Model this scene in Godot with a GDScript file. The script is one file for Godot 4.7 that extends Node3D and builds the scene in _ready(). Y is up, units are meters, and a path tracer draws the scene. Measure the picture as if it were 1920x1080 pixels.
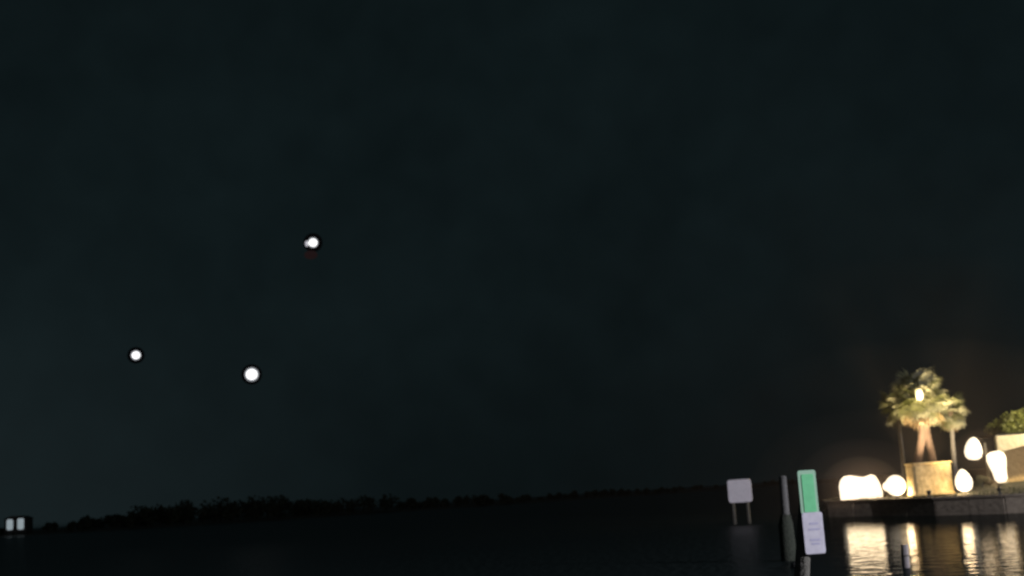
extends Node3D
# Night view over calm water: three white lights hang in the sky, a lit bank with palms at the right, signs on posts in the water.

const WATER := 0.0
const FROND_KINDS := 5
var rng := RandomNumberGenerator.new()
var names := {}
var M := {}

# ---------------------------------------------------------------- naming
func numbered(n: String) -> String:
	if not names.has(n):
		names[n] = 0
		return n
	names[n] += 1
	return "%s_%03d" % [n, names[n]]

func tag(o: Node, label: String, category: String, group := "") -> void:
	o.set_meta("label", label)
	o.set_meta("category", category)
	if group != "":
		o.set_meta("group", group)

func thing(called: String, where: Vector3, label: String, category: String, group := "", turn := 0.0) -> Node3D:
	var o := Node3D.new()
	o.name = numbered(called)
	add_child(o)
	o.position = where
	o.rotation.y = turn
	tag(o, label, category, group)
	return o

func part(called: String, m: Mesh, mat: Material, parent: Node3D, where := Vector3.ZERO, rot := Vector3.ZERO) -> MeshInstance3D:
	var o := MeshInstance3D.new()
	o.name = called
	o.mesh = m
	o.material_override = mat
	parent.add_child(o, true)
	o.position = where
	o.rotation = rot
	return o

func setting(called: String, m: Mesh, mat: Material, kind := "structure") -> MeshInstance3D:
	var o := part(called, m, mat, self)
	o.set_meta("kind", kind)
	return o

# ---------------------------------------------------------------- shapes
func begin() -> SurfaceTool:
	var st := SurfaceTool.new()
	st.begin(Mesh.PRIMITIVE_TRIANGLES)
	return st

func tri(st: SurfaceTool, a: Vector3, b: Vector3, c: Vector3) -> void:
	st.add_vertex(a); st.add_vertex(b); st.add_vertex(c)

func quad(st: SurfaceTool, a: Vector3, b: Vector3, c: Vector3, d: Vector3) -> void:
	tri(st, a, b, c); tri(st, a, c, d)

func done(st: SurfaceTool, smooth := true) -> ArrayMesh:
	if not smooth:
		st.set_smooth_group(-1)
	st.generate_normals()
	return st.commit()

# a box with chamfered edges
func bevel_box(size: Vector3, c := 0.02) -> ArrayMesh:
	var h := size / 2.0
	var pts := PackedVector3Array()
	for sx in [-1, 1]:
		for sy in [-1, 1]:
			for sz in [-1, 1]:
				pts.append(Vector3(sx * (h.x - c), sy * (h.y - c), sz * h.z))
				pts.append(Vector3(sx * (h.x - c), sy * h.y, sz * (h.z - c)))
				pts.append(Vector3(sx * h.x, sy * (h.y - c), sz * (h.z - c)))
	return hull(pts)

func hull(pts: PackedVector3Array) -> ArrayMesh:
	# brute force: every plane through three points that has all others behind it
	var n := pts.size()
	var seen_planes: Array[Plane] = []
	var st := begin()
	st.set_smooth_group(-1)
	for i in n:
		for j in range(i + 1, n):
			for k in range(j + 1, n):
				var nn := (pts[j] - pts[i]).cross(pts[k] - pts[i])
				if nn.length() < 1e-9:
					continue
				nn = nn.normalized()
				for sg in [1.0, -1.0]:
					var pl := Plane(nn * sg, (nn * sg).dot(pts[i]))
					var ok := true
					for q in pts:
						if pl.distance_to(q) > 1e-5:
							ok = false
							break
					if not ok:
						continue
					var dup := false
					for sp in seen_planes:
						if sp.normal.dot(pl.normal) > 0.9999 and absf(sp.d - pl.d) < 1e-4:
							dup = true
							break
					if dup:
						continue
					seen_planes.append(pl)
					var on: Array[Vector3] = []
					var mid := Vector3.ZERO
					for q in pts:
						if absf(pl.distance_to(q)) < 2e-5:
							on.append(q)
							mid += q
					mid /= on.size()
					var u := (on[0] - mid).normalized()
					var v := pl.normal.cross(u)
					on.sort_custom(func(a, b): return atan2((a - mid).dot(v), (a - mid).dot(u)) > atan2((b - mid).dot(v), (b - mid).dot(u)))
					for t in range(1, on.size() - 1):
						tri(st, on[0], on[t], on[t + 1])
	st.generate_normals()
	return st.commit()

# profile: Vector2(radius, height) from bottom to top
func lathe(profile: Array, sides := 20, squash := 1.0) -> ArrayMesh:
	var st := begin()
	for i in profile.size() - 1:
		var a: Vector2 = profile[i]
		var b: Vector2 = profile[i + 1]
		for k in sides:
			var p := TAU * k / sides
			var q := TAU * (k + 1) / sides
			var v0 := Vector3(cos(p) * a.x, a.y, sin(p) * a.x * squash)
			var v1 := Vector3(cos(q) * a.x, a.y, sin(q) * a.x * squash)
			var v2 := Vector3(cos(q) * b.x, b.y, sin(q) * b.x * squash)
			var v3 := Vector3(cos(p) * b.x, b.y, sin(p) * b.x * squash)
			if b.x > 1e-5:
				tri(st, v0, v2, v3)
			if a.x > 1e-5:
				tri(st, v0, v1, v2)
	st.index()
	return done(st)

func ball_profile(r: float, h: float, n := 14) -> Array:
	var a := []
	for i in n + 1:
		var t := -PI / 2 + PI * i / n
		a.append(Vector2(maxf(cos(t) * r, 0.0), sin(t) * h / 2.0))
	return a

# tube along points with radii
func tube(points: Array, radii: Array, sides := 12, rough := 0.0, closed := true) -> ArrayMesh:
	var st := begin()
	var rings := []
	for i in points.size():
		var d: Vector3
		if i == 0:
			d = points[1] - points[0]
		elif i == points.size() - 1:
			d = points[i] - points[i - 1]
		else:
			d = points[i + 1] - points[i - 1]
		d = d.normalized()
		var u := d.cross(Vector3(0.13, 0.2, 1.0)).normalized()
		var v := d.cross(u).normalized()
		var ring := []
		for k in sides:
			var t := TAU * k / sides
			var rr: float = radii[i] * (1.0 + rng.randf_range(-rough, rough))
			ring.append(points[i] + (u * cos(t) + v * sin(t)) * rr)
		rings.append(ring)
	for i in rings.size() - 1:
		for k in sides:
			var l := (k + 1) % sides
			quad(st, rings[i][k], rings[i][l], rings[i + 1][l], rings[i + 1][k])
	if closed:
		for k in sides:
			var l := (k + 1) % sides
			tri(st, points[0], rings[0][l], rings[0][k])
			tri(st, points[-1], rings[-1][k], rings[-1][l])
	st.index()
	return done(st)

# outline in the xy plane (counter-clockwise), extruded towards +z, edges chamfered
func slab(outline: PackedVector2Array, depth: float, c := 0.02) -> ArrayMesh:
	var st := begin()
	st.set_smooth_group(-1)
	var inner: Array = Geometry2D.offset_polygon(outline, -c)
	var small: PackedVector2Array = inner[0] if inner.size() else outline
	var idx := Geometry2D.triangulate_polygon(small)
	for i in range(0, idx.size(), 3):
		var a := small[idx[i]]
		var b := small[idx[i + 1]]
		var d := small[idx[i + 2]]
		if (b - a).cross(d - a) > 0:
			var t := b
			b = d
			d = t
		tri(st, Vector3(a.x, a.y, depth), Vector3(b.x, b.y, depth), Vector3(d.x, d.y, depth))
		tri(st, Vector3(a.x, a.y, 0), Vector3(d.x, d.y, 0), Vector3(b.x, b.y, 0))
	var n := outline.size()
	for i in n:
		var p := outline[i]
		var q := outline[(i + 1) % n]
		var ps := nearest(small, p)
		var qs := nearest(small, q)
		quad(st, Vector3(p.x, p.y, c), Vector3(p.x, p.y, depth - c), Vector3(q.x, q.y, depth - c), Vector3(q.x, q.y, c))
		quad(st, Vector3(p.x, p.y, depth - c), Vector3(ps.x, ps.y, depth), Vector3(qs.x, qs.y, depth), Vector3(q.x, q.y, depth - c))
		quad(st, Vector3(ps.x, ps.y, 0), Vector3(p.x, p.y, c), Vector3(q.x, q.y, c), Vector3(qs.x, qs.y, 0))
	st.generate_normals()
	return st.commit()

func nearest(poly: PackedVector2Array, p: Vector2) -> Vector2:
	var best := poly[0]
	for q in poly:
		if q.distance_squared_to(p) < best.distance_squared_to(p):
			best = q
	return best

func rounded(w: float, h: float, r: float, steps := 5) -> PackedVector2Array:
	var a := PackedVector2Array()
	for k in 4:
		var c := Vector2([1, -1, -1, 1][k] * (w / 2 - r), [1, 1, -1, -1][k] * (h / 2 - r))
		for i in steps + 1:
			var t := PI / 2 * (k + float(i) / steps)
			a.append(c + Vector2(cos(t), sin(t)) * r)
	return a

# ---------------------------------------------------------------- materials
func lin(r: float, g: float, b: float) -> Color:
	return Color(r, g, b).linear_to_srgb()

func noise_tex(size: int, freq: float, sd: int, lo: Color, hi: Color, oct := 4) -> NoiseTexture2D:
	var f := FastNoiseLite.new()
	f.seed = sd
	f.frequency = freq
	f.fractal_octaves = oct
	var t := NoiseTexture2D.new()
	t.width = size
	t.height = size
	t.seamless = true
	t.noise = f
	var g := Gradient.new()
	g.set_color(0, lo)
	g.set_color(1, hi)
	t.color_ramp = g
	return t

func normal_tex(size: int, freq: float, sd: int, strength: float, oct := 3) -> NoiseTexture2D:
	var f := FastNoiseLite.new()
	f.seed = sd
	f.frequency = freq
	f.fractal_octaves = oct
	var t := NoiseTexture2D.new()
	t.width = size
	t.height = size
	t.seamless = true
	t.as_normal_map = true
	t.bump_strength = strength
	t.noise = f
	return t

func mat(lo: Color, hi: Color, rough := 0.8, scale := 1.0, sd := 1, bump := 0.0) -> StandardMaterial3D:
	var m := StandardMaterial3D.new()
	m.albedo_texture = noise_tex(128, 0.03, sd, lo, hi)
	m.roughness = rough
	m.uv1_triplanar = true
	m.uv1_world_triplanar = true
	m.uv1_scale = Vector3.ONE * scale
	if bump > 0.0:
		m.normal_enabled = true
		m.normal_texture = normal_tex(128, 0.05, sd + 50, bump * 8.0)
		m.normal_scale = 1.0
	return m

func plain(c: Color, rough := 0.7, metal := 0.0) -> StandardMaterial3D:
	var m := StandardMaterial3D.new()
	m.albedo_color = c
	m.roughness = rough
	m.metallic = metal
	return m

func glow(c: Color, energy: float) -> StandardMaterial3D:
	var m := plain(Color(0.85, 0.84, 0.8), 0.4)
	m.emission_enabled = true
	m.emission = c
	m.emission_energy_multiplier = energy
	return m

func leafy(c: Color, back: Color) -> StandardMaterial3D:
	var m := plain(c, 0.55)
	m.cull_mode = BaseMaterial3D.CULL_DISABLED
	m.backlight_enabled = true
	m.backlight = back
	return m

func lamp_light(parent: Node3D, where: Vector3, energy: float, size: float, c := Color(1.0, 0.86, 0.66)) -> void:
	var l := OmniLight3D.new()
	l.name = "lamp_light"
	l.light_color = c
	l.light_energy = energy
	l.light_size = size
	l.omni_range = 120.0
	l.omni_attenuation = 2.0
	l.shadow_enabled = true
	parent.add_child(l, true)
	l.position = where

# ---------------------------------------------------------------- camera, sky, moon
func set_view() -> void:
	var cam := Camera3D.new()
	cam.name = "camera"
	add_child(cam)
	cam.position = Vector3(0, 2.5, 0)
	cam.rotation_degrees = Vector3(9.49, 0, -3.6)
	cam.near = 0.1
	cam.far = 4000.0
	# a soft long phone shot: focused a few metres off, everything farther is a little soft
	var lens := CameraAttributesPhysical.new()
	lens.frustum_focal_length = 51.98
	lens.frustum_focus_distance = 8.0
	lens.exposure_aperture = 2.6
	lens.frustum_far = 4000.0
	lens.frustum_near = 0.1
	cam.attributes = lens
	cam.current = true

	var env := Environment.new()
	env.background_mode = Environment.BG_SKY
	env.tonemap_mode = Environment.TONE_MAPPER_LINEAR
	env.tonemap_exposure = 1.0
	env.sdfgi_enabled = true
	env.ssao_enabled = true
	env.ssil_enabled = true
	env.volumetric_fog_enabled = true
	env.volumetric_fog_density = 0.0
	var sky := Sky.new()
	var sm := PanoramaSkyMaterial.new()
	sm.panorama = night_sky()
	sky.sky_material = sm
	env.sky = sky
	var we := WorldEnvironment.new()
	we.name = "environment"
	we.environment = env
	add_child(we)

	var moon := DirectionalLight3D.new()
	moon.name = "moon"
	moon.light_energy = 0.012
	moon.light_color = Color(0.93, 0.93, 1.0)
	moon.light_angular_distance = 0.5
	moon.sky_mode = DirectionalLight3D.SKY_MODE_LIGHT_ONLY
	moon.shadow_enabled = true
	add_child(moon)
	moon.look_at_from_position(Vector3.ZERO, Vector3(0.3, -0.3, -1.0))

# dark air with thin uneven cloud, a faint town glow low in the west
func night_sky() -> ImageTexture:
	var f := FastNoiseLite.new()
	f.seed = 5
	f.frequency = 1.6
	f.fractal_octaves = 4
	var w := 2048
	var h := 1024
	var im := Image.create_empty(w, h, false, Image.FORMAT_RGBF)
	var base := Color(0.0043, 0.0082, 0.0092)
	for y in h:
		var el := PI / 2 - PI * (y + 0.5) / h
		for x in w:
			var az := wrapf(TAU * (x + 0.5) / w, -PI, PI)
			var d := Vector3(cos(el) * sin(az), sin(el), -cos(el) * cos(az))
			var n := f.get_noise_3dv(d * 3.0) * 0.22 + f.get_noise_3dv(d * 13.0) * 0.16
			var k := (0.60 + 0.40 * smoothstep(0.0, 0.16, el)) * (1.0 + n)
			var town := exp(-pow((az + 0.44) / 0.26, 2.0)) * exp(-pow(maxf(el, 0.0) / 0.15, 2.0))
			var c := Color(base.r * k + 0.0062 * town, base.g * k + 0.0095 * town, base.b * k + 0.0105 * town)
			im.set_pixel(x, y, c)
	return ImageTexture.create_from_image(im)

# ---------------------------------------------------------------- setting
var edge: Array[Vector2] = []

func bank_height(p: Vector2) -> float:
	var best := 1e9
	for i in edge.size() - 1:
		var q := Geometry2D.get_closest_point_to_segment(p, edge[i], edge[i + 1])
		best = minf(best, q.distance_to(p))
	return 1.0 + 0.036 * minf(best, 40.0)

func make_setting() -> void:
	# water
	var wm := plain(lin(0.012, 0.017, 0.017), 0.06)
	wm.metallic_specular = 0.007
	wm.normal_enabled = true
	wm.normal_texture = normal_tex(1024, 0.012, 3, 6.0, 5)
	wm.normal_scale = 0.15
	wm.uv1_triplanar = true
	wm.uv1_world_triplanar = true
	wm.uv1_scale = Vector3(0.07, 0.07, 0.07)
	var pm := PlaneMesh.new()
	pm.size = Vector2(5000, 5000)
	setting("water", pm, wm)

	# open water out of the lee of the bank, ruffled by the breeze
	var om := plain(lin(0.012, 0.017, 0.017), 0.3)
	om.metallic_specular = 0.12
	om.normal_enabled = true
	om.normal_texture = wm.normal_texture
	om.normal_scale = 1.5
	om.uv1_triplanar = true
	om.uv1_world_triplanar = true
	om.uv1_scale = Vector3(0.16, 0.16, 0.16)
	var os := begin()
	var near := [Vector3(-30, 0.004, 60), Vector3(2, 0.004, -10), Vector3(8.15, 0.004, -40), Vector3(17.4, 0.004, -84), Vector3(26, 0.004, -112), Vector3(70, 0.004, -190), Vector3(900, 0.004, -420)]
	for i in near.size() - 1:
		quad(os, Vector3(-2400, 0.004, near[i].z - 600), Vector3(-2400, 0.004, near[i + 1].z - 600) if i < near.size() - 2 else Vector3(-2400, 0.004, -2400), near[i + 1], near[i])
	tri(os, Vector3(-2400, 0.004, -2400), Vector3(2400, 0.004, -2400), near[-1])
	setting("open_water", done(os), om)

	# bank
	var rough_edge := [Vector2(90, -140), Vector2(46, -128), Vector2(30, -108), Vector2(24, -96), Vector2(20.6, -87), Vector2(19.3, -81.0), Vector2(21.4, -76.6), Vector2(23, -71.2), Vector2(25.5, -67.6), Vector2(30, -64.6), Vector2(38, -61.5), Vector2(60, -57), Vector2(110, -52)]
	for i in rough_edge.size() - 1:
		var a: Vector2 = rough_edge[i]
		var b: Vector2 = rough_edge[i + 1]
		var n := maxi(1, int(a.distance_to(b) / 2.0))
		for k in n:
			edge.append(a.lerp(b, float(k) / n))
	edge.append(rough_edge[-1])
	var heart := Vector2(75, -97)
	var st := begin()
	var steps := [0.0, 0.012, 0.03, 0.06, 0.1, 0.15, 0.22, 0.3, 0.45, 0.7, 1.0]
	var grid := []
	for e in edge:
		var row := []
		for s in steps:
			var p: Vector2 = e.lerp(heart, s)
			var y := bank_height(p) - 0.04
			if s > 0.01:
				y += rng.randf_range(-0.03, 0.03)
			row.append(Vector3(p.x, y, p.y))
		grid.append(row)
	for i in grid.size() - 1:
		for k in steps.size() - 1:
			quad(st, grid[i][k], grid[i][k + 1], grid[i + 1][k + 1], grid[i + 1][k])
	st.index()
	var gm := mat(lin(0.018, 0.02, 0.008), lin(0.07, 0.06, 0.03), 0.95, 0.35, 11, 0.6)
	setting("bank_ground", done(st), gm)

	# grass on the bank
	var gs := begin()
	var blade_rng := RandomNumberGenerator.new()
	blade_rng.seed = 77
	for i in 9000:
		var e: Vector2 = edge[blade_rng.randi_range(14, edge.size() - 14)]
		var p := e.lerp(heart, pow(blade_rng.randf(), 2.0) * 0.25 + 0.008)
		var y := bank_height(p) - 0.07
		var hgt := blade_rng.randf_range(0.06, 0.2)
		var t := blade_rng.randf() * TAU
		var s := Vector3(cos(t), 0, sin(t)) * blade_rng.randf_range(0.02, 0.05)
		var lean := Vector3(blade_rng.randf_range(-0.08, 0.08), hgt, blade_rng.randf_range(-0.08, 0.08))
		var o := Vector3(p.x, y, p.y)
		tri(gs, o - s, o + lean, o + s)
	var grass := setting("grass", done(gs), leafy(lin(0.05, 0.06, 0.02), lin(0.02, 0.03, 0.01)), "stuff")
	tag(grass, "short dark grass growing along the top of the bank", "grass")

	# low far shore
	var fs := begin()
	var pts := [Vector2(-330, -470), Vector2(-230, -430), Vector2(-170, -412), Vector2(-130, -398), Vector2(-110, -385), Vector2(-70, -400), Vector2(-30, -425), Vector2(20, -460), Vector2(60, -490), Vector2(140, -570)]
	for i in pts.size() - 1:
		var a: Vector2 = pts[i]
		var b: Vector2 = pts[i + 1]
		var y0 := 0.5
		quad(fs, Vector3(a.x, -0.2, a.y), Vector3(a.x, y0, a.y - 3), Vector3(b.x, y0, b.y - 3), Vector3(b.x, -0.2, b.y))
		quad(fs, Vector3(a.x, y0, a.y - 3), Vector3(a.x * 1.4, 1.2, a.y - 160), Vector3(b.x * 1.4, 1.2, b.y - 160), Vector3(b.x, y0, b.y - 3))
	var mud := mat(lin(0.05, 0.045, 0.03), lin(0.12, 0.1, 0.075), 0.9, 0.1, 21)
	setting("far_shore", done(fs, false), mud)

# ---------------------------------------------------------------- far woods
func make_far_woods() -> void:
	var r := RandomNumberGenerator.new()
	r.seed = 404
	var st := begin()
	# spans along the far shore: x from, x to, depth, height low, height high, trees
	var spans := [[-300.0, -182.0, -432.0, 2.6, 3.9, 50], [-182.0, -150.0, -418.0, 2.0, 3.2, 14], [-150.0, -124.0, -404.0, 3.0, 4.6, 30], [-124.0, -112.0, -394.0, 4.5, 6.4, 18], [-112.0, -76.0, -396.0, 5.6, 7.4, 46], [-76.0, -44.0, -408.0, 4.0, 5.6, 36], [-44.0, 0.0, -432.0, 1.8, 3.6, 40], [0.0, 60.0, -480.0, 1.4, 2.7, 40], [60.0, 130.0, -560.0, 1.4, 2.4, 34]]
	for s in spans:
		for i in int(s[5]):
			var x := r.randf_range(s[0], s[1])
			var z: float = s[2] - r.randf_range(2.0, 16.0)
			var hgt := lerpf(s[3] * 0.7, s[4] * 1.08, pow(r.randf(), 0.8))
			var o := Vector3(x, 0.4, z)
			quad(st, o + Vector3(-0.12, 0, 0), o + Vector3(-0.06, hgt * 0.6, 0), o + Vector3(0.06, hgt * 0.6, 0), o + Vector3(0.12, 0, 0))
			quad(st, o + Vector3(0, 0, -0.12), o + Vector3(0, hgt * 0.6, -0.06), o + Vector3(0, hgt * 0.6, 0.06), o + Vector3(0, 0, 0.12))
			var wide := hgt * r.randf_range(0.35, 0.55)
			for k in 90:
				var d := Vector3(r.randfn(), r.randfn(), r.randfn()).normalized() * pow(r.randf(), 0.4)
				var c := o + Vector3(d.x * wide, hgt * 0.55 + d.y * hgt * 0.45, d.z * wide)
				var u := Vector3(r.randfn(), r.randfn(), r.randfn()).normalized() * r.randf_range(0.2, 0.45)
				var v := u.cross(Vector3(r.randfn(), r.randfn(), r.randfn()).normalized()).normalized() * u.length()
				quad(st, c - u - v, c - u + v, c + u + v, c + u - v)
	var woods_mat := leafy(lin(0.045, 0.055, 0.028), lin(0.015, 0.02, 0.008))
	woods_mat.roughness = 0.8
	var o := setting("far_woods", done(st, false), woods_mat, "stuff")
	tag(o, "dark low line of trees along the far shore at left", "woods")

# ---------------------------------------------------------------- palms
var fronds: Array[ArrayMesh] = []

func make_frond_meshes() -> void:
	for kind in FROND_KINDS:
		var r := RandomNumberGenerator.new()
		r.seed = 900 + kind
		var st := begin()
		var pl := r.randf_range(0.62, 0.85)
		var sag := r.randf_range(0.05, 0.16)
		# leaf stalk
		var prev := Vector3.ZERO
		for i in 4:
			var t := (i + 1) / 4.0
			var q := Vector3(pl * t, -sag * t * t, 0)
			for a in [Vector3(0, 0.016, 0), Vector3(0, 0, 0.022)]:
				quad(st, prev - a, q - a, q + a, prev + a)
			prev = q
		# fan of narrow blades
		var n := 17
		for i in n:
			var a := lerpf(-1.75, 1.75, i / (n - 1.0)) + r.randf_range(-0.04, 0.04)
			var ln := (0.98 - 0.22 * absf(a) / 1.75) * r.randf_range(0.86, 1.08)
			var dir := Vector3(cos(a), 0.10 - 0.22 * absf(sin(a)), sin(a)).normalized()
			var side := Vector3(-sin(a), 0, cos(a))
			var w := 0.055
			var p0 := prev
			var p1 := prev + dir * ln * 0.45 + Vector3(0, -0.01, 0)
			var p2 := prev + dir * ln * 0.8 + Vector3(0, -0.09 - 0.1 * r.randf(), 0)
			var p3 := prev + dir * ln + Vector3(0, -0.24 - 0.2 * r.randf(), 0)
			var up := Vector3(0, 0.014, 0)
			quad(st, p0, p1 - side * w + up, p1, p0)
			tri(st, p0, p1, p1 + side * w + up)
			quad(st, p1 - side * w + up, p2 - side * w * 0.7, p2, p1)
			quad(st, p1, p2, p2 + side * w * 0.7, p1 + side * w + up)
			tri(st, p2 - side * w * 0.7, p3, p2 + side * w * 0.7)
		fronds.append(done(st, false))

func palm(label: String, base: Vector3, head: Vector3, bend: Vector3, r0: float, r1: float, count: int, size: float, sd: int, trunk_mat: Material, drop := -0.9) -> Node3D:
	var t := thing("palm_tree", base, label, "palm tree", "palms on the lit bank")
	rng.seed = sd
	var pts := []
	var radii := []
	var top := head - base
	var n := 26
	for i in n + 1:
		var s := float(i) / n
		pts.append(top * s + bend * sin(PI * s))
		var flare := exp(-s * 16.0) * 0.55
		radii.append(lerpf(r0, r1, s) * (1.0 + flare + (0.07 if i % 2 == 0 else -0.04)))
	part("trunk", tube(pts, radii, 12, 0.07), trunk_mat, t)
	# old leaf bases under the crown
	var bs := begin()
	for i in 26:
		var s := 0.80 + 0.2 * i / 26.0
		var c: Vector3 = top * s + bend * sin(PI * s)
		var a := i * 2.4
		var d := Vector3(cos(a), 0.0, sin(a))
		var sd2 := Vector3(-sin(a), 0, cos(a)) * 0.06
		var q := c + d * r1 * 0.9
		var tip := c + d * (r1 + 0.16) + Vector3(0, 0.26, 0)
		quad(bs, q - sd2, tip - sd2 * 0.5, tip + sd2 * 0.5, q + sd2)
	part("leaf_bases", done(bs, false), M.husk, t)
	for i in count:
		var s := (i + 0.5) / count
		var el := lerpf(1.35, drop, pow(s, 0.85)) + rng.randf_range(-0.18, 0.18)
		var az := i * 2.39996 + rng.randf_range(-0.25, 0.25)
		var f := part("frond", fronds[rng.randi_range(0, FROND_KINDS - 1)], M.frond_dry if (s > 0.86 and rng.randf() < 0.6) else [M.frond, M.frond_pale][rng.randi_range(0, 1)], t, top + Vector3(0, 0.05 - s * 0.2, 0))
		f.basis = Basis.from_euler(Vector3(rng.randf_range(-0.35, 0.35), az, el), EULER_ORDER_YZX).scaled(Vector3.ONE * size * rng.randf_range(0.86, 1.1))
	return t

# ---------------------------------------------------------------- leafy crowns near the lamps
func leaf_cloud(center: Vector3, radii: Vector3, count: int, leaf: float, sd: int, lumps := 9) -> ArrayMesh:
	var r := RandomNumberGenerator.new()
	r.seed = sd
	var st := begin()
	var cs := []
	for i in lumps:
		var d := Vector3(r.randfn(), r.randfn(), r.randfn()).normalized() * pow(r.randf(), 0.5)
		cs.append([center + d * radii * 0.72, r.randf_range(0.3, 0.5)])
	for i in count:
		var l = cs[r.randi_range(0, lumps - 1)]
		var d := Vector3(r.randfn(), r.randfn(), r.randfn()).normalized() * pow(r.randf(), 0.33)
		var c: Vector3 = l[0] + d * radii * l[1]
		var u := Vector3(r.randfn(), r.randfn() - 0.3, r.randfn()).normalized() * leaf * r.randf_range(0.7, 1.3)
		var v := u.cross(Vector3(r.randfn(), r.randfn(), r.randfn()).normalized()).normalized() * leaf * 0.45
		tri(st, c - u, c + v, c + u)
		tri(st, c - u, c + u, c - v)
	return done(st, false)

# ---------------------------------------------------------------- lamps
# post lamp: glowing body given as a lathe profile, standing on a dark post
func bank_lamp(called: String, at: Vector3, label: String, body: Array, tilt: float, energy: float, light_off: Vector3, light_size: float) -> Node3D:
	var g := bank_height(Vector2(at.x, at.z)) - 0.05
	var t := thing(called, Vector3(at.x, g, at.z), label, "lamp", "lamps on the bank")
	var c := at.y - g
	var lo: float = body[0].y
	part("globe", lathe(body, 24), M.lamp_glow, t, Vector3(0, c, 0), Vector3(0, 0, tilt))
	part("post", tube([Vector3(0, 0.0, 0), Vector3(0, maxf(c + lo + 0.06, 0.12), 0)], [0.07, 0.05], 10), M.dark_metal, t)
	part("base", lathe([Vector2(0, 0), Vector2(0.2, 0), Vector2(0.2, 0.05), Vector2(0.09, 0.1), Vector2(0, 0.1)], 16), M.dark_metal, t)
	lamp_light(t, Vector3(0, c, 0) + light_off, energy, light_size)
	return t

func _ready() -> void:
	rng.seed = 12
	set_view()

	M.dark_metal = plain(lin(0.02, 0.02, 0.02), 0.5, 0.6)
	M.lamp_glow = glow(Color(1.0, 0.92, 0.80), 1.6)
	M.frond = leafy(lin(0.135, 0.14, 0.07), lin(0.05, 0.06, 0.015))
	M.frond_pale = leafy(lin(0.23, 0.23, 0.16), lin(0.06, 0.065, 0.025))
	M.frond_dry = leafy(lin(0.1, 0.068, 0.034), lin(0.02, 0.015, 0.008))
	M.husk = leafy(lin(0.07, 0.045, 0.025), lin(0.03, 0.02, 0.01))
	M.trunk_tan = mat(lin(0.03, 0.0175, 0.0125), lin(0.062, 0.037, 0.026), 0.9, 2.2, 31, 0.8)
	M.trunk_grey = mat(lin(0.09, 0.085, 0.08), lin(0.2, 0.185, 0.17), 0.9, 2.2, 32, 0.8)
	M.concrete = mat(lin(0.17, 0.14, 0.105), lin(0.33, 0.28, 0.21), 0.9, 0.6, 33, 0.5)
	M.stucco = mat(lin(0.46, 0.34, 0.15), lin(0.76, 0.6, 0.3), 0.85, 0.5, 34, 0.4)
	M.wall_tan = mat(lin(0.46, 0.31, 0.13), lin(0.58, 0.41, 0.19), 0.85, 0.5, 35, 0.4)
	M.cream = mat(lin(0.62, 0.54, 0.34), lin(0.76, 0.68, 0.48), 0.7, 0.6, 36, 0.2)
	M.old_wood = mat(lin(0.07, 0.068, 0.055), lin(0.17, 0.165, 0.14), 0.9, 1.6, 37, 0.9)

	make_setting()
	make_seawall()
	make_far_woods()
	make_far_house()
	make_pavilion()
	make_planter_and_palms()
	make_lamps()
	make_floodlights()
	make_light_mast()
	make_mist()
	make_markers()
	make_sky_lights()

func make_seawall() -> void:
	var t := thing("seawall", Vector3(edge[0].x, -0.3, edge[0].y), "low concrete seawall holding the bank above the water at right", "wall")
	var off := -t.position
	for i in edge.size() - 1:
		var a := edge[i]
		var b := edge[i + 1]
		var d := (b - a).normalized()
		var nrm := Vector2(-d.y, d.x)
		if nrm.dot(Vector2(75, -97) - a) > 0:
			nrm = -nrm
		var mid := (a + b) / 2.0
		var ln := a.distance_to(b)
		var turn := -atan2(d.y, d.x)
		var w := mid + nrm * rng.randf_range(0.0, 0.03)
		part("panel", bevel_box(Vector3(ln - 0.03, 1.05, 0.22), 0.015) if i < 1 or absf(ln - 2.1) > 5.0 else panel_mesh(ln), M.concrete, t, off + Vector3(w.x, 0.36, w.y), Vector3(0, turn, 0))
		part("cap", cap_mesh(ln), M.concrete, t, off + Vector3(mid.x, 0.95 + rng.randf_range(-0.01, 0.01), mid.y), Vector3(0, turn, 0))

var panel_cache := {}
func panel_mesh(ln: float) -> ArrayMesh:
	var k := "p%d" % int(ln * 50)
	if not panel_cache.has(k):
		panel_cache[k] = bevel_box(Vector3(ln - 0.03, 1.05, 0.22), 0.015)
	return panel_cache[k]

func cap_mesh(ln: float) -> ArrayMesh:
	var k := "c%d" % int(ln * 50)
	if not panel_cache.has(k):
		panel_cache[k] = bevel_box(Vector3(ln - 0.02, 0.13, 0.5), 0.02)
	return panel_cache[k]

func make_far_house() -> void:
	var t := thing("waterside_house", Vector3(-169.9, 0.6, -421), "small dark house with two lit windows on the far left shore", "house")
	var dark := mat(lin(0.1, 0.09, 0.08), lin(0.16, 0.145, 0.13), 0.9, 0.4, 41)
	part("wall", bevel_box(Vector3(7.2, 4.6, 6.0), 0.05), dark, t, Vector3(0, 2.7, -2.6))
	part("roof", slab(PackedVector2Array([Vector2(-3.9, 5.0), Vector2(3.9, 5.0), Vector2(1.6, 5.9), Vector2(-1.6, 5.9)]), 7.0, 0.06), dark, t, Vector3(0, 0, -6.1))
	var lit := glow(Color(0.86, 0.93, 0.96), 0.34)
	for s in [[-1.75, 3.2, 2.1, 3.5, 0.06], [1.85, 3.26, 2.15, 3.7, -0.02]]:
		var frame := part("window_frame", slab(rounded(s[2] + 0.3, s[3] + 0.3, 0.1), 0.1, 0.02), dark, t, Vector3(s[0], s[1] - 0.05, 0.41))
		part("lit_window", slab(rounded(s[2], s[3], 0.55), 0.06, 0.01), lit, frame, Vector3(0, 0, 0.1), Vector3(0, 0, 0))

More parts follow.
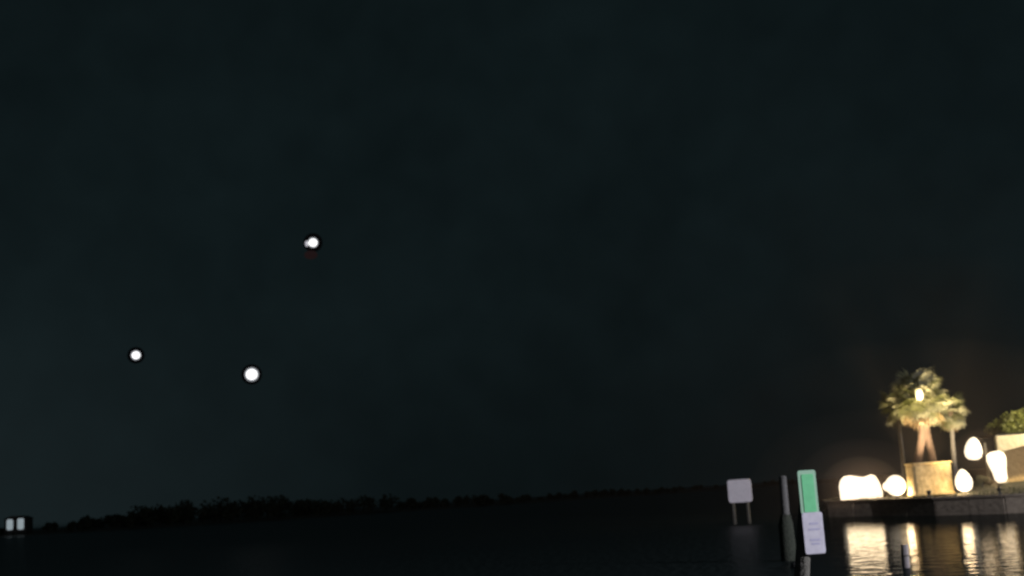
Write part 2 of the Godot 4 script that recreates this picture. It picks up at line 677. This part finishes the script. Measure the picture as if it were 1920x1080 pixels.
func make_pavilion() -> void:
	var g := bank_height(Vector2(32, -84)) - 0.1
	var t := thing("pavilion", Vector3(36.6, g, -84), "tan pavilion with bright cream arched front cut off at right edge", "building")
	var w := 5.15
	var top := 4.5 - g
	var low := 3.42 - g
	var o := PackedVector2Array([Vector2(-w, low), Vector2(-w + 0.5, low + 0.04)])
	for i in 13:
		var x := lerpf(-w + 0.5, w - 0.5, i / 12.0)
		if i > 0:
			o.append(Vector2(x, low + 0.04 + 0.62 * sin(PI * i / 12.0)))
	o.append_array(PackedVector2Array([Vector2(w, low), Vector2(w, top), Vector2(-w, top)]))
	part("arched_front", slab(o, 0.35, 0.03), M.cream, t)
	for x in [-w + 0.25, w - 0.25]:
		part("column", bevel_box(Vector3(0.42, low + 0.25, 0.3), 0.04), M.cream, t, Vector3(x, low / 2 - 0.13, 0.16))
	part("wall", bevel_box(Vector3(9.4, top + 0.2, 0.25), 0.02), M.wall_tan, t, Vector3(0.1, top / 2 - 0.14, -1.3))
	part("roof", slab(PackedVector2Array([Vector2(-w - 0.05, top + 0.004), Vector2(w + 0.05, top + 0.004), Vector2(w, top + 0.12), Vector2(-w, top + 0.12)]), 3.8, 0.03), M.dark_metal, t, Vector3(0, 0, -3.5))

	# tree behind the pavilion
	var tg := bank_height(Vector2(36.6, -88.6)) - 0.1
	var tr := thing("broadleaf_tree", Vector3(36.6, tg, -88.6), "bushy olive green tree rising behind the pavilion roof", "tree")
	part("trunk", tube([Vector3.ZERO, Vector3(0.1, 1.2, 0.1), Vector3(-0.1, 2.6, 0), Vector3(0.1, 4.2, 0)], [0.34, 0.26, 0.2, 0.1], 10, 0.08), M.trunk_grey, tr)
	for b in [[Vector3(-0.05, 1.9, 0), Vector3(-1.5, 3.2, 0.5), Vector3(-2.6, 3.9, 0.6)], [Vector3(-0.1, 2.3, 0), Vector3(1.4, 3.4, 0.3), Vector3(2.6, 4.2, 0.2)], [Vector3(0, 2.5, 0), Vector3(0.3, 3.7, 1.2), Vector3(0.2, 4.5, 1.7)]]:
		part("limb", tube(b, [0.15, 0.1, 0.04], 8, 0.08), M.trunk_grey, tr)
	part("crown", leaf_cloud(Vector3(0, 3.55, 0.3), Vector3(4.3, 1.9, 2.4), 14000, 0.11, 61, 20), leafy(lin(0.17, 0.185, 0.045), lin(0.09, 0.1, 0.02)), tr)

	# street lamp beyond the right edge of the frame, whose light falls on the pavilion front and the tree
	var lg := bank_height(Vector2(37.2, -80)) - 0.05
	var s := thing("street_lamp", Vector3(37.0, lg, -81.2), "street lamp beyond the right edge in front of pavilion", "lamp")
	part("pole", tube([Vector3(0, 0, 0), Vector3(0, 5.9, 0)], [0.09, 0.06], 10), M.dark_metal, s)
	part("head", lathe([Vector2(0, 0.5), Vector2(0.06, 0.5), Vector2(0.3, 0.36), Vector2(0.3, 0.32), Vector2(0, 0.32)], 16), M.dark_metal, s, Vector3(0, 5.8, 0))
	part("globe", lathe(ball_profile(0.22, 0.44), 16), M.lamp_glow, s, Vector3(0, 6.0, 0))
	lamp_light(s, Vector3(0, 6.0, 0), 160.0, 0.2, Color(1.0, 0.92, 0.74))

func make_planter_and_palms() -> void:
	make_frond_meshes()
	var gx := 24.22
	var gz := -75.8
	var g := 1.1
	var t := thing("planter", Vector3(gx, g, gz), "big tan stuccoed planter block with palms growing from its top", "planter")
	var h := 1.82
	part("wall", bevel_box(Vector3(2.28, h, 1.6), 0.12), M.stucco, t, Vector3(0, h / 2, 0))
	part("rim", rim_mesh(2.34, 1.66, 0.12, 0.26), M.stucco, t, Vector3(0, h - 0.03, 0))
	part("plinth", bevel_box(Vector3(2.36, 0.14, 1.68), 0.03), M.stucco, t, Vector3(0, 0.05, 0))
	part("soil", bevel_box(Vector3(1.9, 0.06, 1.2), 0.01), mat(lin(0.02, 0.015, 0.01), lin(0.05, 0.035, 0.02), 0.95, 2.0, 51), t, Vector3(0, h + 0.035, 0))
	var y := g + h + 0.05
	palm("palm with pinkish tan trunk leaning right, left of the crossed pair", Vector3(23.5, y, -75.5), Vector3(24.1, 6.75, -75.3), Vector3(0.2, 0, 0), 0.2, 0.28, 46, 1.04, 201, M.trunk_tan)
	palm("palm with pinkish tan trunk leaning left, right of the crossed pair", Vector3(24.5, y, -75.6), Vector3(23.95, 7.05, -75.8), Vector3(0.08, 0, 0), 0.19, 0.28, 46, 1.06, 202, M.trunk_tan)
	var b := Vector2(23.75, -79)
	palm("slim grey palm standing behind the planter at its left corner", Vector3(b.x - 0.1, bank_height(b) - 0.06, b.y), Vector3(23.75, 6.75, -79.2), Vector3(0.06, 0, 0), 0.13, 0.11, 28, 0.78, 203, M.trunk_grey, -1.1)
	var c := Vector2(26.2, -77)
	palm("short slim grey palm right of the planter with drooping crown", Vector3(c.x, bank_height(c) - 0.06, c.y), Vector3(26.38, 6.0, -77), Vector3(-0.04, 0, 0), 0.14, 0.12, 34, 0.72, 204, M.trunk_grey, -1.15)

	# lantern hung in the crown of the crossed pair
	var l := thing("crown_lantern", Vector3(23.66, 6.66, -74.15), "small warm lantern hung among the fronds of the crossed palms", "lantern")
	part("glass", lathe([Vector2(0, 0), Vector2(0.13, 0.01), Vector2(0.21, 0.1), Vector2(0.22, 0.5), Vector2(0.13, 0.66), Vector2(0, 0.68)], 12), glow(Color(1.0, 0.9, 0.62), 1.3), l)
	part("cap", lathe([Vector2(0, 0.84), Vector2(0.03, 0.84), Vector2(0.16, 0.7), Vector2(0.16, 0.66), Vector2(0, 0.66)], 12), M.dark_metal, l)
	part("hook", tube([Vector3(0, 0.82, 0), Vector3(0.02, 1.1, -0.25), Vector3(0.3, 1.12, -1.1)], [0.015, 0.015, 0.015], 6), M.dark_metal, l)
	lamp_light(l, Vector3(0.0, 0.25, 0.35), 1.6, 0.15)

	# shrub between the two right-hand lamps
	var sg := bank_height(Vector2(29.1, -80.5)) - 0.06
	var sh := thing("shrub", Vector3(29.05, sg, -80.6), "small round grey green shrub at the foot of the bright lamps", "shrub")
	part("stem", tube([Vector3.ZERO, Vector3(0.03, 0.3, 0), Vector3(0, 0.6, 0.04)], [0.05, 0.04, 0.02], 7), M.trunk_grey, sh)
	part("foliage", leaf_cloud(Vector3(0, 0.5, 0), Vector3(0.6, 0.5, 0.5), 2600, 0.05, 71, 8), leafy(lin(0.12, 0.12, 0.07), lin(0.04, 0.04, 0.02)), sh)

func rim_mesh(w: float, d: float, h: float, t: float) -> ArrayMesh:
	var st := SurfaceTool.new()
	st.begin(Mesh.PRIMITIVE_TRIANGLES)
	for s in [[Vector3(w, h, t), Vector3(0, 0, d / 2 - t / 2)], [Vector3(w, h, t), Vector3(0, 0, -d / 2 + t / 2)], [Vector3(t, h, d - 2 * t), Vector3(w / 2 - t / 2, 0, 0)], [Vector3(t, h, d - 2 * t), Vector3(-w / 2 + t / 2, 0, 0)]]:
		st.append_from(bevel_box(s[0], 0.03), 0, Transform3D(Basis(), s[1] + Vector3(0, h / 2, 0)))
	return st.commit()

func make_lamps() -> void:
	# wide low light box
	var g := bank_height(Vector2(21, -80)) - 0.05
	var t := thing("light_box", Vector3(21.1, g, -79.9), "wide low glowing white light box, leftmost light on the bank", "lamp", "lamps on the bank")
	var o := PackedVector2Array([Vector2(-1.3, 0.04), Vector2(1.3, 0.04), Vector2(1.34, 0.35), Vector2(1.2, 0.95), Vector2(0.98, 1.4), Vector2(0.75, 1.5), Vector2(0.5, 1.42), Vector2(0.2, 1.36), Vector2(-0.2, 1.44), Vector2(-0.6, 1.52), Vector2(-0.95, 1.48), Vector2(-1.2, 1.25), Vector2(-1.32, 0.9)])
	part("glowing_panel", slab(o, 0.3, 0.06), M.lamp_glow, t)
	part("back_shell", slab(Geometry2D.offset_polygon(o, 0.03)[0], 0.2, 0.03), M.dark_metal, t, Vector3(0, 0, -0.202))
	for x in [-0.9, 0.9]:
		part("foot", bevel_box(Vector3(0.2, 0.12, 0.5), 0.02), M.dark_metal, t, Vector3(x, 0.0, -0.03))
	var al := AreaLight3D.new()
	al.name = "lamp_light"
	al.light_color = Color(1.0, 0.88, 0.7)
	al.light_energy = 15.0
	al.area_size = Vector2(2.3, 1.2)
	al.area_normalize_energy = true
	al.shadow_enabled = true
	t.add_child(al, true)
	al.position = Vector3(0, 0.72, 0.34)
	al.rotation.y = PI

	var gl := bank_lamp("globe_lamp", Vector3(22.52, 1.74, -77), "white globe lamp with a smaller side globe, left of the planter", ball_profile(0.6, 1.25), 0.0, 5.6, Vector3(0.4, -0.5, 0.85), 0.25)
	part("side_globe", lathe(ball_profile(0.3, 0.6), 18), M.lamp_glow, gl, Vector3(-0.48, 0.72, 0.02))
	bank_lamp("globe_lamp", Vector3(25.72, 1.8, -74.3), "white pear shaped globe lamp standing right of the planter", [Vector2(0, -0.64), Vector2(0.22, -0.62), Vector2(0.4, -0.48), Vector2(0.49, -0.22), Vector2(0.48, 0.05), Vector2(0.36, 0.34), Vector2(0.2, 0.56), Vector2(0.08, 0.66), Vector2(0, 0.68)], 0.05, 5.6, Vector3(-0.35, -0.5, 0.75), 0.3)
	bank_lamp("hanging_lamp", Vector3(29.98, 2.45, -80), "tall slanting white lamp, rightmost lamp in front of the pavilion", [Vector2(0, -0.98), Vector2(0.22, -0.96), Vector2(0.38, -0.75), Vector2(0.42, -0.3), Vector2(0.52, 0.1), Vector2(0.6, 0.5), Vector2(0.5, 0.85), Vector2(0.25, 1.0), Vector2(0, 1.02)], 0.12, 3.0, Vector3(-0.2, 0.1, 0.9), 0.55)
	# teardrop lamp hung from an arm on a pole
	var pg := bank_height(Vector2(30, -82)) - 0.05
	var p := thing("hanging_lamp", Vector3(30.05, pg, -82), "white teardrop lamp hung from a pole arm, highest of the bank lamps", "lamp", "lamps on the bank")
	var y := 3.72 - pg
	part("pole", tube([Vector3.ZERO, Vector3(0, y + 0.35, 0)], [0.09, 0.07], 10), M.old_wood, p)
	part("arm", tube([Vector3(0, y + 0.3, 0), Vector3(-0.35, y + 0.74, 0), Vector3(-0.78, y + 0.78, 0)], [0.035, 0.03, 0.025], 8), M.dark_metal, p)
	part("globe", lathe([Vector2(0, -0.72), Vector2(0.3, -0.68), Vector2(0.5, -0.5), Vector2(0.56, -0.2), Vector2(0.5, 0.15), Vector2(0.34, 0.5), Vector2(0.16, 0.7), Vector2(0, 0.76)], 24), M.lamp_glow, p, Vector3(-0.78, y, 0), Vector3(0, 0, -0.12))
	lamp_light(p, Vector3(-0.78, y, 0.85), 3.0, 0.55)

func make_markers() -> void:
	# white board on two legs
	var s := thing("board_sign", Vector3(13.2, -0.4, -78), "plain white board on two legs standing in the dark water", "sign", "", -0.05)
	part("board", slab(rounded(1.46, 1.4, 0.16), 0.06, 0.015), mat(lin(0.58, 0.56, 0.6), lin(0.7, 0.68, 0.72), 0.6, 0.9, 81), s, Vector3(0, 2.4, 0.1))
	for x in [-0.45, 0.42]:
		part("leg", tube([Vector3(x, -0.2, 0), Vector3(x, 2.9, 0)], [0.11, 0.1], 10, 0.04), M.old_wood, s)
	part("crossbar", bevel_box(Vector3(1.2, 0.12, 0.06), 0.01), M.old_wood, s, Vector3(0, 1.95, 0.055))

	# green board over white board on a leaning post
	var g := thing("channel_marker", Vector3(5.7, -0.5, -27), "green board above a white board on a leaning post in the water", "sign", "", 0.16)
	part("post", tube([Vector3(-0.02, -0.3, -0.13), Vector3(0.02, 0.6, -0.14), Vector3(0.17, 1.6, -0.14), Vector3(0.29, 2.5, -0.13), Vector3(0.31, 2.95, -0.13)], [0.175, 0.165, 0.15, 0.12, 0.11], 14, 0.05), M.old_wood, g)
	var gb := part("green_board", slab(rounded(0.41, 0.93, 0.05), 0.03, 0.008), plain(lin(0.34, 0.58, 0.40), 0.55), g, Vector3(0.325, 2.71, 0.012))
	part("green_field", slab(rounded(0.27, 0.8, 0.03), 0.008, 0.002), mat(lin(0.15, 0.60, 0.27), lin(0.19, 0.70, 0.33), 0.5, 1.5, 82), gb, Vector3(0.01, -0.02, 0.032))
	var wb := part("white_board", slab(rounded(0.46, 0.87, 0.05), 0.03, 0.008), mat(lin(0.54, 0.53, 0.6), lin(0.68, 0.67, 0.74), 0.55, 1.2, 83), g, Vector3(0.34, 1.85, 0.06))
	# faded lines of bluish print, too worn to read
	for r in [[0.20, 0.2, 0.05], [0.08, 0.26, 0.04], [-0.14, 0.24, 0.05], [-0.22, 0.2, 0.04]]:
		part("faded_print", slab(rounded(r[1], r[2], 0.015, 3), 0.003, 0.001), M_print(), wb, Vector3(0.02, r[0], 0.031))

	# weathered piling with a mossy sleeve
	var p := thing("piling", Vector3(8.12, -0.6, -40), "dim grey piling with mossy sleeve standing left of green marker", "piling", "", 0.1)
	var p_cap := mat(lin(0.09, 0.09, 0.085), lin(0.14, 0.14, 0.13), 0.9, 1.6, 89)
	part("pole", tube([Vector3(0, 0, 0), Vector3(0.02, 1.5, 0), Vector3(0.05, 3.18, 0)], [0.14, 0.13, 0.11], 12, 0.05), mat(lin(0.09, 0.09, 0.085), lin(0.15, 0.15, 0.14), 0.9, 1.6, 84, 0.6), p)
	part("cap", lathe([Vector2(0, 0), Vector2(0.12, 0), Vector2(0.12, 0.04), Vector2(0.06, 0.07), Vector2(0, 0.07)], 12), p_cap, p, Vector3(0.05, 3.16, 0))
	part("mossy_sleeve", tube([Vector3(0, 0.1, 0), Vector3(0.0, 0.8, 0), Vector3(0.01, 1.7, 0), Vector3(0.02, 2.02, 0)], [0.27, 0.25, 0.22, 0.15], 14, 0.08), mat(lin(0.02, 0.026, 0.018), lin(0.045, 0.052, 0.036), 0.95, 2.0, 85, 0.8), p)
	var f := thing("float_buoy", Vector3(7.62, -0.03, -36.5), "small grey float lying on the water beside the dim piling", "buoy")
	part("hull", lathe([Vector2(0, -0.12), Vector2(0.14, -0.08), Vector2(0.2, 0.03), Vector2(0.17, 0.16), Vector2(0.06, 0.23), Vector2(0, 0.24)], 14), mat(lin(0.07, 0.07, 0.07), lin(0.1, 0.1, 0.1), 0.8, 2.0, 86), f)
	part("ring", lathe([Vector2(0.0, 0.23), Vector2(0.04, 0.23), Vector2(0.04, 0.3), Vector2(0, 0.3)], 10), M.dark_metal, f)

	# short stub
	var k := thing("mooring_stub", Vector3(9.98, -0.4, -34), "short grey mooring stub poking out of water near right reflections", "piling")
	part("post", tube([Vector3(0, -0.2, 0), Vector3(0, 0.6, 0), Vector3(0.02, 1.0, 0)], [0.1, 0.1, 0.09], 12, 0.06), mat(lin(0.22, 0.2, 0.2), lin(0.32, 0.3, 0.29), 0.9, 2.0, 87, 0.6), k)
	part("band", lathe([Vector2(0.09, 0.0), Vector2(0.112, 0.0), Vector2(0.112, 0.04), Vector2(0.09, 0.04)], 12), M.old_wood, k, Vector3(0.01, 0.7, 0))

var print_mat: StandardMaterial3D
func M_print() -> StandardMaterial3D:
	if print_mat == null:
		print_mat = mat(lin(0.4, 0.4, 0.56), lin(0.54, 0.53, 0.66), 0.6, 3.0, 88)
	return print_mat

func make_sky_lights() -> void:
	var shell := plain(lin(0.012, 0.012, 0.013), 0.9)
	shell.metallic_specular = 0.1
	var white := glow(Color(1.0, 1.0, 1.0), 1.5)
	var dim := glow(Color(0.95, 0.97, 1.0), 0.3)
	dim.albedo_color = Color(0.2, 0.2, 0.2)
	var red := glow(lin(0.0125, 0.0066, 0.0068), 1.0)
	red.albedo_color = Color(0.03, 0.02, 0.02)
	red.roughness = 1.0
	red.metallic_specular = 0.1
	var specs := [
		[Vector3(-46.0, 22.23, -150), 0.57, 1.0, "small white light in the dark sky, leftmost of the three"],
		[Vector3(-27.76, 16.81, -130), 0.70, 1.06, "biggest round white light, lowest of the three in the sky"],
		[Vector3(-22.44, 32.62, -140), 0.57, 1.08, "highest of the three sky lights, with a dim red lamp below"]]
	for i in 3:
		var s = specs[i]
		var t := thing("hovering_light", s[0], s[3], "light", "white lights hovering in the night sky")
		t.look_at_from_position(s[0], Vector3(0, 2.5, 0), Vector3.UP, true)
		part("lamp", lathe(ball_profile(s[1] * 0.84, s[1] * 1.6), 22), white, t, Vector3(0, 0, 0.2))
		part("lens_ring", lathe([Vector2(s[1] * 0.6, 0.02), Vector2(s[1] * 1.06, 0.02), Vector2(s[1] * 1.0, 0.09), Vector2(s[1] * 0.6, 0.12)], 24), dim, t, Vector3(0, 0, 0.02), Vector3(PI / 2, 0, 0))
		part("housing", lathe([Vector2(0, -1.0), Vector2(s[2] * 0.5, -0.95), Vector2(s[2] * 0.9, -0.6), Vector2(s[2], -0.1), Vector2(s[2] * 0.97, 0.0), Vector2(s[2] * 0.6, 0.02), Vector2(0, 0.02)], 28), shell, t, Vector3(0, 0, 0), Vector3(PI / 2, 0, 0))
		if i == 2:
			part("side_lamp", lathe(ball_profile(0.2, 0.7), 12), glow(Color(0.9, 0.9, 0.95), 0.5), t, Vector3(-0.72, -0.1, 0.3))
			part("red_lamp", lathe(ball_profile(0.75, 1.0), 16), red, t, Vector3(-0.3, -1.4, 0.0))

func make_floodlights() -> void:
	var specs := [
		[Vector3(22.95, 1.06, -72.2), Vector3(24.0, 7.4, -75.6), 430.0, "small dark floodlight on the seawall aimed up at the crossed palms"],
		[Vector3(25.6, 1.06, -68.6), Vector3(25.8, 6.9, -76.6), 400.0, "small dark floodlight nearer the right, aimed up at the drooping palm"]]
	for s in specs:
		var t := thing("floodlight", s[0], s[3], "floodlight", "floodlights on the seawall")
		part("bracket", bevel_box(Vector3(0.24, 0.1, 0.12), 0.015), M.dark_metal, t, Vector3(0, 0.02, 0))
		var d: Vector3 = (s[1] - s[0]).normalized()
		var head := part("housing", lathe([Vector2(0, -0.1), Vector2(0.08, -0.1), Vector2(0.13, 0.0), Vector2(0.15, 0.1), Vector2(0.13, 0.1), Vector2(0.12, 0.04), Vector2(0, 0.03)], 16), M.dark_metal, t, Vector3(0, 0.2, 0))
		head.quaternion = Quaternion(Vector3.UP, d)
		part("lens", lathe([Vector2(0, 0.05), Vector2(0.115, 0.05), Vector2(0.09, 0.07), Vector2(0, 0.075)], 16), M.lamp_glow, head)
		var l := SpotLight3D.new()
		l.name = "lamp_light"
		l.light_color = Color(1.0, 0.89, 0.69)
		l.light_energy = s[2]
		l.light_size = 0.1
		l.spot_range = 60.0
		l.spot_angle = 28.0
		l.spot_angle_attenuation = 0.8
		l.spot_attenuation = 2.0
		l.shadow_enabled = true
		t.add_child(l, true)
		l.look_at_from_position(s[0] + Vector3(0, 0.2, 0) + d * 0.12, s[1], Vector3.UP)

func make_mist() -> void:
	# damp air round the lamps, thinning outwards
	for s in [[Vector3(25.5, 2.5, -80), Vector3(96, 60, 60), 0.00006], [Vector3(25.5, 2.5, -80), Vector3(66, 40, 44), 0.0001], [Vector3(25, 2.5, -80), Vector3(46, 27, 30), 0.0002], [Vector3(24.5, 2.3, -79.5), Vector3(32, 17, 22), 0.0004],
			[Vector3(21.1, 1.6, -79.5), Vector3(14, 10, 12), 0.0015], [Vector3(21.1, 1.6, -79.5), Vector3(8.5, 6.4, 8), 0.005], [Vector3(21.1, 1.6, -79.5), Vector3(5.2, 4.2, 5), 0.02], [Vector3(29.6, 2.8, -80.6), Vector3(5, 4.4, 5), 0.006]]:
		var f := FogVolume.new()
		f.name = numbered("mist")
		f.shape = RenderingServer.FOG_VOLUME_SHAPE_ELLIPSOID
		f.size = s[1]
		var m := FogMaterial.new()
		m.albedo = Color(0.95, 0.86, 0.8)
		m.density = s[2]
		f.material = m
		add_child(f)
		f.position = s[0]
		f.set_meta("kind", "stuff")

# the lamp that lights the boards in the water from the right, beyond the frame
func make_light_mast() -> void:
	var t := thing("light_mast", Vector3(40, -0.5, -12), "tall light mast on a concrete footing beyond the right edge", "lamp")
	part("footing", bevel_box(Vector3(1.6, 1.8, 1.6), 0.06), M.concrete, t, Vector3(0, 0.9, 0))
	part("pole", tube([Vector3(0, 1.7, 0), Vector3(0, 12.6, 0)], [0.16, 0.1], 12), M.dark_metal, t)
	var aim := Vector3(11, 1.2, -62)
	var head := part("housing", bevel_box(Vector3(0.9, 0.6, 0.25), 0.04), M.dark_metal, t, Vector3(0, 12.5, 0))
	head.look_at_from_position(t.position + Vector3(0, 12.5, 0), aim, Vector3.UP)
	part("lens", bevel_box(Vector3(0.78, 0.48, 0.04), 0.01), M.lamp_glow, head, Vector3(0, 0, -0.15))
	var l := SpotLight3D.new()
	l.name = "lamp_light"
	l.light_color = Color(0.96, 0.95, 1.0)
	l.light_energy = 1900.0
	l.light_size = 0.3
	l.spot_range = 200.0
	l.spot_angle = 62.0
	l.spot_angle_attenuation = 0.3
	l.spot_attenuation = 2.0
	l.shadow_enabled = true
	t.add_child(l, true)
	l.look_at_from_position(t.position + Vector3(0, 12.5, 0) + (aim - t.position).normalized() * 0.4, aim, Vector3.UP)
